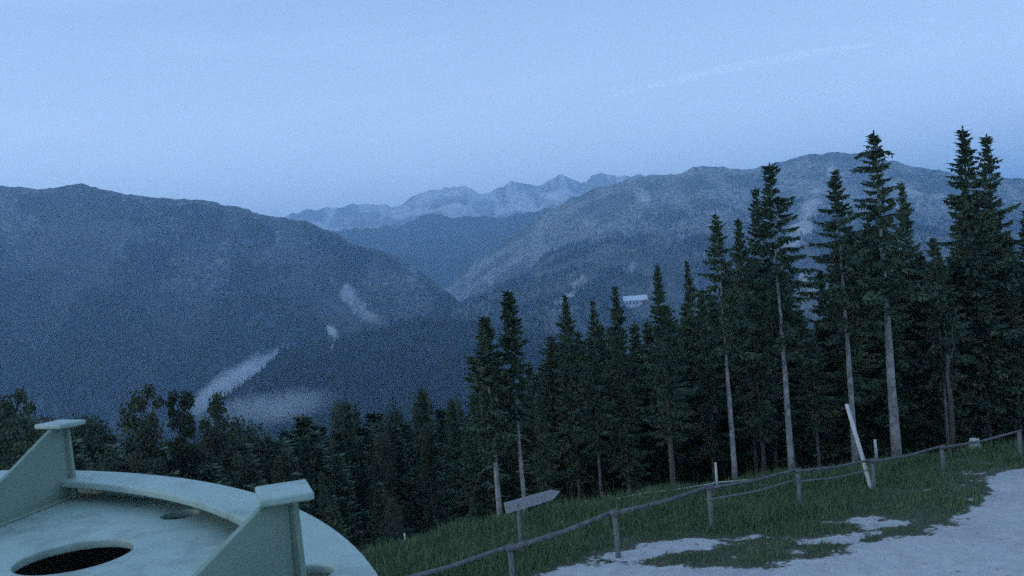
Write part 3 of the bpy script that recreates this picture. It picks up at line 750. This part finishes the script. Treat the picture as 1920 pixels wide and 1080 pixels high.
y = 36.
for _ in range(8):
    q0 = at_depth(1783, 790, y); y = .5 * y + .5 * (float(crest(q0[0])) + .8)
q0[2] = zt1(q0[0], q0[1])
def dp(px, py): return at_depth(px, py, y) - q0
sn = empty('dead_tree', tuple(q0), 'grey dead broken trunk with a bent thin top branch beside the right-hand spruces', 'dead tree')
add('trunk', MB().tube([(0, 0, -.3), dp(1783, 750), dp(1776, 705), dp(1778, 672), dp(1774, 664)], [.11, .09, .075, .06, .02], 9, .35).mesh('dead_trunk', M_bark_dark, smooth=True), sn)
add('branch', MB().tube([dp(1778, 690), dp(1789, 650), dp(1785, 622), dp(1788, 598), dp(1800, 590), dp(1818, 597), dp(1834, 612)], [.03, .026, .022, .02, .016, .012, .006], 6, .35).mesh('dead_branch', M_bark_dark, smooth=True), sn)

# broad-leaved and young trees of the wood on the left
def bush_arrays(h, R, seed, ncl=44, per=150, loose=False):
    r = np.random.RandomState(seed); tr = MB(); out = []
    tr.tube([(0, 0, -2.5), (.05, 0, h * .3), (0.05, .08, h * .62), (0, 0, h * .9)], [.05 * h / 3, .045 * h / 3, .03 * h / 3, .008], 7, .1)
    for k in range(ncl):
        if loose:
            z = h * r.uniform(.5, 1.0); rad_ = R * r.uniform(.1, 1) * (1.25 - 1.0 * (z / h))
        else:
            t = r.rand(); z = h * (.10 + .9 * t ** .8); rad_ = R * math.sqrt(r.rand()) * max(.08, (1.02 - (z / h) ** 2.2))
        a = r.uniform(0, 6.28); c = np.array([rad_ * math.cos(a), rad_ * math.sin(a), z])
        tr.tube([(0, 0, max(.2, z - rad_ * .9 - .2)), tuple(c * [.55, .55, 1] - [0, 0, .15]), tuple(c)], [.02, .014, .006], 5)
        cr = (.24 if loose else .36) * r.uniform(.6, 1.3) * max(.6, R / 1.5)
        n = int(per * r.uniform(.6, 1.2) * (.6 if loose else 1))
        p = r.normal(size=(n, 3)); p /= np.linalg.norm(p, axis=1)[:, None]; p *= (r.rand(n) ** .45 * cr)[:, None]; p[:, 2] *= .7
        d = r.normal(size=(n, 3)); d /= np.linalg.norm(d, axis=1)[:, None]; d *= r.uniform(.06, .11, n)[:, None]
        w = np.cross(d, r.normal(size=(n, 3))); w /= np.linalg.norm(w, axis=1)[:, None]; w *= r.uniform(.018, .034, n)[:, None]
        out.append(quads(c + p, d, w))
    V = np.concatenate(out).reshape(-1, 3)
    return V, np.arange(len(V)).reshape(-1, 4), tr
bkinds = []
for sd, (h, R, lo) in enumerate([(7, 2.1, 0), (7, 1.7, 0), (7, 2.4, 0), (7, 1.5, 1), (7, 1.2, 1)]):
    V, F, tr = bush_arrays(h, R, 70 + sd, 64 if lo else 80, 260, bool(lo))
    bkinds.append((mesh_from('leaf_crown', V, F, M_leaf), tr.mesh('leaf_trunk', M_bark_dark), h))
def broadleaf(k, x, y, h, label, group, wide=1.):
    cm, tm, kh = bkinds[k]; z = zt1(x, y)
    e = empty('broadleaf_tree', (x, y, z - .1), label, 'tree', group); s = h / kh; e.scale = (s * wide, s * wide, s); e.rotation_euler = (0, 0, rs.uniform(0, 6.28))
    add('crown', cm, e); add('trunk', tm, e); return e
env2 = np.array([(-60, 770), (0, 775), (20, 762), (60, 785), (150, 806), (230, 806), (300, 812), (400, 814), (440, 812), (520, 802), (560, 776), (650, 752), (700, 765), (760, 768), (790, 740), (830, 762), (880, 740), (930, 740)], float)
GL = 'trees of the wood on the left slope'
for D, off, step in ((95, -2, 36), (78, 6, 44), (62, 18, 56), (50, 42, 66), (41, 72, 80), (34, 108, 92), (29, 150, 100), (25.5, 200, 110)):
    px = -60 + rs.uniform(0, step)
    while px < (750 if D < 45 else 880):
        top = np.interp(px, env2[:, 0], env2[:, 1]) + 8 + off + rs.uniform(-8, 22)
        if D < 27: top = max(top, 930)
        q = at_depth(px, top, D + rs.uniform(-2, 2)); z = zt1(q[0], q[1]); h = q[2] - z
        if h > 1.4 and q[1] - crest(q[0]) > (1.2 if px > 640 else -2):
            if rs.rand() < .62:
                spruce(['young', 'young_b', 'young', 'fill_a'][rs.randint(4)] if h > 5 else 'young', q[0], q[1], h, 'dark young spruce in the thick wood below the bracketed platform', 'young spruces of the left wood', None, rs.uniform(.75, 1.05) if h > 5 else 1.1)
            else:
                w = min(1.5, max(.7, 4.2 / (h / 7 * 4))) * (.62 if px > 600 else 1)
                broadleaf(rs.randint(3), q[0], q[1], h, 'dark round-crowned leafy tree in the thick wood behind the platform', GL, w)
        px += step * rs.uniform(.6, 1.3)
for px, py, k, D, lab in ((265, 726, 3, 60, 'loose-crowned young leafy tree, tallest above the left wood in front of the mist'),
                          (335, 732, 4, 62, 'thin leafy treetop, middle one of three standing before the mist'),
                          (402, 738, 3, 58, 'loose leafy treetop right at the mist streak\'s lower end'),
                          (20, 735, 3, 55, 'dark leafy treetop rising at the left edge of the picture')):
    q = at_depth(px, py, D); broadleaf(k, q[0], q[1], q[2] - zt1(q[0], q[1]), lab, GL, .62)
for px, py, D, w, lab in ((790, 718, 52, 1.0, 'pointed spruce standing a little above the middle of the low wood'), (648, 742, 60, .9, 'small spruce top just right of the low mist'),
                          (846, 742, 44, 1.0, 'small spruce close to the left end of the tall spruce row')):
    q = at_depth(px, py, D); spruce('fill_a', q[0], q[1], q[2] - zt1(q[0], q[1]), lab, None, None, w)

# ------------------------------------------------------------------ sky and light
w = bpy.data.worlds.new('World'); sc.world = w; w.use_nodes = True; nt = w.node_tree
bg = nt.nodes['Background']
sky = nt.nodes.new('ShaderNodeTexSky'); sky.sky_type = 'NISHITA'; sky.sun_disc = False
SUN_EL, SUN_ROT = 8, -100
sky.sun_elevation = rad(SUN_EL); sky.sun_rotation = rad(SUN_ROT); sky.altitude = 6000; sky.ozone_density = 4; sky.dust_density = 0; sky.air_density = 1
def wmix(op, a, b, f=1.):
    x = nt.nodes.new('ShaderNodeMix'); x.data_type = 'RGBA'; x.blend_type = op; x.inputs[0].default_value = f
    for s, v in ((x.inputs[6], a), (x.inputs[7], b)):
        if hasattr(v, 'links'): nt.links.new(v, s)
        else: s.default_value = (*v, 1)
    return x.outputs[2], x
t1, _ = wmix('MULTIPLY', sky.outputs[0], (2.9, 1.55, 1.0))            # dusk white balance of the camera's sky
t2, _ = wmix('MIX', t1, (2.15, 3.25, 5.0), .82)                          # even twilight glow
# faint veils of high cloud
tc = nt.nodes.new('ShaderNodeTexCoord'); mp = nt.nodes.new('ShaderNodeMapping'); mp.inputs['Scale'].default_value = (1.2, 1.2, 7); mp.inputs['Rotation'].default_value = (0, rad(-9), 0)
nz = nt.nodes.new('ShaderNodeTexNoise'); nz.inputs['Scale'].default_value = 2.2; nz.inputs['Detail'].default_value = 6; nz.inputs['Roughness'].default_value = .62
nt.links.new(tc.outputs['Generated'], mp.inputs[0]); nt.links.new(mp.outputs[0], nz.inputs['Vector'])
mr = nt.nodes.new('ShaderNodeMapRange'); mr.inputs[1].default_value = .45; mr.inputs[2].default_value = .75; mr.inputs[3].default_value = 0; mr.inputs[4].default_value = .55
nt.links.new(nz.outputs['Fac'], mr.inputs[0])
t3, x3 = wmix('MIX', t2, (3.0, 4.15, 6.1), 0.); nt.links.new(mr.outputs[0], x3.inputs[0])
# paler band of air-light low over the horizon
sx = nt.nodes.new('ShaderNodeSeparateXYZ'); nt.links.new(tc.outputs['Generated'], sx.inputs[0])
ml = nt.nodes.new('ShaderNodeMapRange'); ml.interpolation_type = 'SMOOTHSTEP'; ml.inputs[1].default_value = .02; ml.inputs[2].default_value = .36; ml.inputs[3].default_value = .95; ml.inputs[4].default_value = 0
nt.links.new(sx.outputs[2], ml.inputs[0])
t3, x4 = wmix('MIX', t3, (4.3, 5.65, 7.5), 0.); nt.links.new(ml.outputs[0], x4.inputs[0])
nt.links.new(t3, bg.inputs['Color']); bg.inputs['Strength'].default_value = .083
sl = bpy.data.lights.new('sun', 'SUN'); sl.energy = .5; sl.angle = rad(25); sl.color = (1, .93, .86)
so = bpy.data.objects.new('sun', sl); C.objects.link(so)
az = rad(-SUN_ROT); sd = Vector((-math.sin(az) * math.cos(rad(SUN_EL)), math.cos(az) * math.cos(rad(SUN_EL)), math.sin(rad(SUN_EL))))
so.rotation_euler = sd.to_track_quat('Z', 'Y').to_euler()

vs = sc.view_settings; vs.view_transform = 'Standard'; vs.look = 'None'; vs.exposure = 1.3; vs.gamma = 1
sc.render.engine = 'CYCLES'
cy_ = sc.cycles; cy_.volume_bounces = 2; cy_.volume_step_rate = .5; cy_.max_bounces = 6; cy_.diffuse_bounces = 3; cy_.transparent_max_bounces = 12
cy_.use_denoising = False; cy_.use_adaptive_sampling = True; cy_.adaptive_threshold = .06; cy_.adaptive_min_samples = 40
